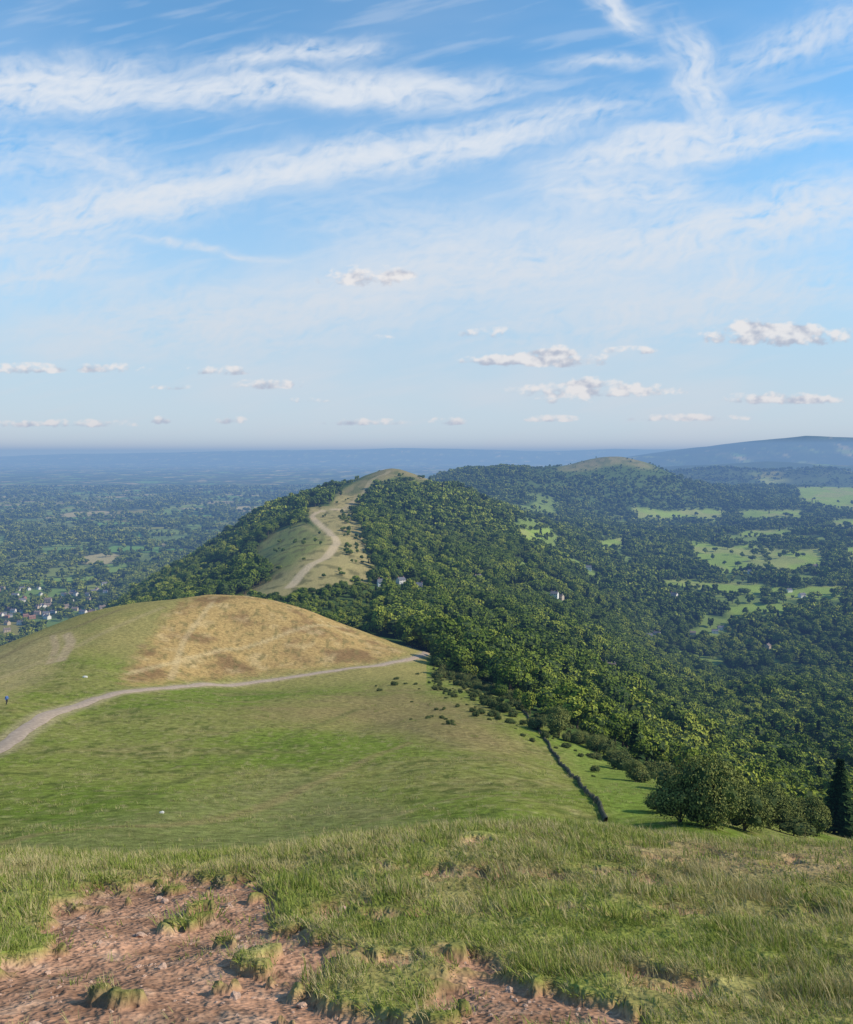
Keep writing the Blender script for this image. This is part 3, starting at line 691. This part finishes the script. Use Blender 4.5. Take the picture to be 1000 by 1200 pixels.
# ------------------------------------------------------------ sun & sky
EL,AZ=math.radians(34),math.radians(96)
sd=bpy.data.lights.new('sun','SUN'); sd.energy=5.0; sd.angle=math.radians(.5); sd.color=(1,.90,.74)
so=link(bpy.data.objects.new('sun',sd)); dv=Vector((math.sin(AZ)*math.cos(EL),math.cos(AZ)*math.cos(EL),math.sin(EL))); so.rotation_euler=dv.to_track_quat('Z','Y').to_euler()
w=bpy.data.worlds.new('World'); scene.world=w; w.use_nodes=True; nt=w.node_tree; bg=nt.nodes['Background']; bg.inputs['Strength'].default_value=.15
sky=nt.nodes.new('ShaderNodeTexSky'); sky.sky_type='NISHITA'; sky.sun_disc=False; sky.sun_elevation=EL; sky.sun_rotation=AZ; sky.altitude=400; sky.air_density=1.0; sky.dust_density=.3; sky.ozone_density=1.0
vm=nt.nodes.new('ShaderNodeVectorMath'); vm.operation='MULTIPLY'; vm.inputs[1].default_value=(.82,1.27,1.42)
nt.links.new(sky.outputs[0],vm.inputs[0]); nt.links.new(vm.outputs[0],bg.inputs['Color'])

azs=np.radians(np.concatenate([np.linspace(-78,-28,60)[:-1],np.linspace(-28,28,1010),np.linspace(28,78,60)[1:]]))
els=np.radians(np.concatenate([np.linspace(-1.0,28.5,560),np.linspace(28.5,60,50)[1:]]))
AZg,ELg=np.meshgrid(azs,els)
cu=500+F*np.tan(np.clip(AZg,-1.2,1.2)); cv=530-F*np.tan(ELg)/np.cos(AZg)
wu=cu+30*fbm(cu/190,cv/120,601,3)+10*fbm(cu/40,cv/30,602,3); wv=cv+18*fbm(cu/210,cv/110,603,3)+8*fbm(cu/45,cv/25,604,3)
streaks=[((-80,122),(190,92),22,1.1),((-60,100),(160,72),15,.9),((130,112),(575,102),17,1.2),((240,78),(440,60),11,.9),((330,120),(560,92),14,.7),((-60,282),(320,208),30,.95),((40,250),(260,225),12,.5),((200,226),(720,128),19,1.05),((330,200),(640,150),10,.6),
 ((655,190),(990,152),18,1.05),((700,170),(950,130),13,.8),((785,35),(835,135),20,.9),((690,-15),(748,30),11,1.0),((640,228),(820,225),24,.8),((640,75),(770,68),9,.5),((830,88),(1060,5),22,.5),
 ((60,390),(520,350),42,.65),((380,345),(760,285),42,.85),((700,300),(1060,230),30,1.1),((-60,190),(180,180),36,.35),((-20,335),(150,300),20,.6),((845,350),(868,300),20,.6),((350,262),(600,275),40,.3),((560,400),(1000,330),34,.6),((150,283),(330,302),4,.6),((170,215),(60,160),9,.4),((0,150),(90,60),10,.2)]
acc=np.zeros(cu.shape)
for i,(p0,p1,wd,k) in enumerate(streaks):
    cx,cy=(p0[0]+p1[0])/2,(p0[1]+p1[1])/2; L_=math.hypot(p1[0]-p0[0],p1[1]-p0[1]); dx,dy=(p1[0]-p0[0])/L_,(p1[1]-p0[1])/L_
    pa=(wu-cx)*dx+(wv-cy)*dy; pb=-(wu-cx)*dy+(wv-cy)*dx
    r2=(np.abs(pa)/(L_*.5))**3.2+np.abs(pb/wd)**2
    mk_=r2<6; pa=pa[mk_];pb=pb[mk_]; g=np.exp(-r2[mk_])
    fb=fbm(pa/80,pb/15,620+i,4)*.7+fbm((pa+pb*1.2)/16,(pb-pa*.25)/12,660+i,4)*.6
    acc[mk_]+=k*g*np.clip(.75+1.35*fb,0.03,1.8)
veil=sst(-.15,.5,fbm(cu/330+cv/400,cv/95,611,4))*(.06+.45*sst(120,330,cv))
fine=sst(.0,.5,fbm((cu*.97+cv*-.22)/130,(cu*.22+cv*.97)/18,613,5))*.17
lowk=sst(120,500,cv)
tau=acc*1.2+veil+fine
a1=1-np.exp(-1.3*tau); a2=.92*lowk**.9
al=a1+(1-a1)*a2
lowcol=np.array((.50,.62,.76))*(1-sst(380,530,cv)[...,None])+np.array((.61,.70,.80))*sst(380,530,cv)[...,None]
hicol=np.array((.77,.82,.89))
hic=hicol*(1-lowk[...,None]*.12)
colc=(hic*a1[...,None]+lowcol*((1-a1)*a2)[...,None])/np.maximum(al,1e-4)[...,None]
cums=[(430,328,64,17,.75),(470,322,26,9,.6),(912,397,100,18,1.1),(880,384,36,13,1.0),(930,388,40,10,.9),(640,424,84,14,1.0),(650,413,30,9,1.0),(575,424,40,9,.8),(575,392,40,10,.6),(30,434,54,9,.8),(122,433,56,8,.75),(255,436,46,8,.7),(318,452,50,9,.75),(190,494,16,7,.9),(272,494,20,7,.9),(95,498,74,7,.75),(20,498,40,6,.7),(430,496,56,6,.8),(645,492,42,6,.75),(525,495,24,7,.8),(700,460,114,13,.8),(690,450,40,9,.8),(905,469,72,10,.9),(445,396,20,4,.4),(200,454,26,6,.4),(800,491,90,6,.65),(960,470,34,8,.7),(660,470,40,8,.65),(740,412,36,7,.5),(360,470,34,5,.5)]
n_c=fbm(cu/24,cv/16,631,5); n_s=fbm((cu-6)/24,(cv+7)/16,631,5); n_l=fbm(cu/8,cv/6,633,3)
Ms=np.zeros(cu.shape);Ts=np.zeros(cu.shape)
for (u,v,rx,ry,k) in cums:
    A_=(cu-u)/rx;E_=(v-cv)/ry
    r2=A_**2+np.where(E_<0,(E_*1.9)**2,E_**2*.8)
    mi=k*np.maximum(1.15-r2,0); Ms=Ms+mi; Ts=Ts+mi*E_
cm=sst(.10,1.05,Ms*1.0+(n_c+.4*n_l)*1.4-.08)*sst(0,.3,Ms)
tt=Ts/(Ms+.02)
lit=sst(-.5,.8,tt*1.0+(n_c-n_s)*1.5+.3*n_l+.1)[...,None]
cumc=np.array((.45,.48,.58))*(1-lit)+np.array((.87,.84,.83))*lit  # sunlit tops and grey shaded undersides painted into the cumulus colour
cmx=(cm*.85)[...,None]
ao=cmx[...,0]+(1-cmx[...,0])*al
colo=(cumc*cmx+colc*(1-cmx)*al[...,None])/np.maximum(ao,1e-4)[...,None]
fade=1-sst(math.radians(66),math.radians(77),np.abs(AZg)); fade*=1-sst(math.radians(45),math.radians(58),ELg)
rgba=np.concatenate([colo,(ao*fade)[...,None]],-1)
R_=150000.0
px=R_*np.sin(AZg)*np.cos(ELg); py=R_*np.cos(AZg)*np.cos(ELg); pz=R_*np.sin(ELg)
nr_,nc_=cu.shape; id_=np.arange(nr_*nc_).reshape(nr_,nc_)
me=new_mesh('sky',np.stack([px,py,pz],-1).reshape(-1,3),np.stack([id_[:-1,:-1],id_[:-1,1:],id_[1:,1:],id_[1:,:-1]],-1).reshape(-1,4),rgba.reshape(-1,4))
cmt=bpy.data.materials.new('cloud_shell'); cmt.use_nodes=True; nt=cmt.node_tree; nt.nodes.clear()
o_=nt.nodes.new('ShaderNodeOutputMaterial'); a_=nt.nodes.new('ShaderNodeAttribute'); a_.attribute_name='tint'; e_=nt.nodes.new('ShaderNodeEmission'); t_=nt.nodes.new('ShaderNodeBsdfTransparent'); mx=nt.nodes.new('ShaderNodeMixShader')
nt.links.new(a_.outputs['Color'],e_.inputs['Color']); nt.links.new(a_.outputs['Alpha'],mx.inputs[0]); nt.links.new(t_.outputs[0],mx.inputs[1]); nt.links.new(e_.outputs[0],mx.inputs[2]); nt.links.new(mx.outputs[0],o_.inputs['Surface'])
cmt.cycles.emission_sampling='NONE'
me.materials.append(cmt); link(bpy.data.objects.new('sky',me))

# ------------------------------------------------------------ camera
cd=bpy.data.cameras.new('camera'); co=link(bpy.data.objects.new('camera',cd)); co.location=(0,0,0); co.rotation_euler=(math.radians(90),0,0)
cd.sensor_fit='VERTICAL'; cd.sensor_height=36; cd.lens=F/1200*36; cd.shift_y=-70/1200; cd.clip_start=.1; cd.clip_end=200000
scene.camera=co
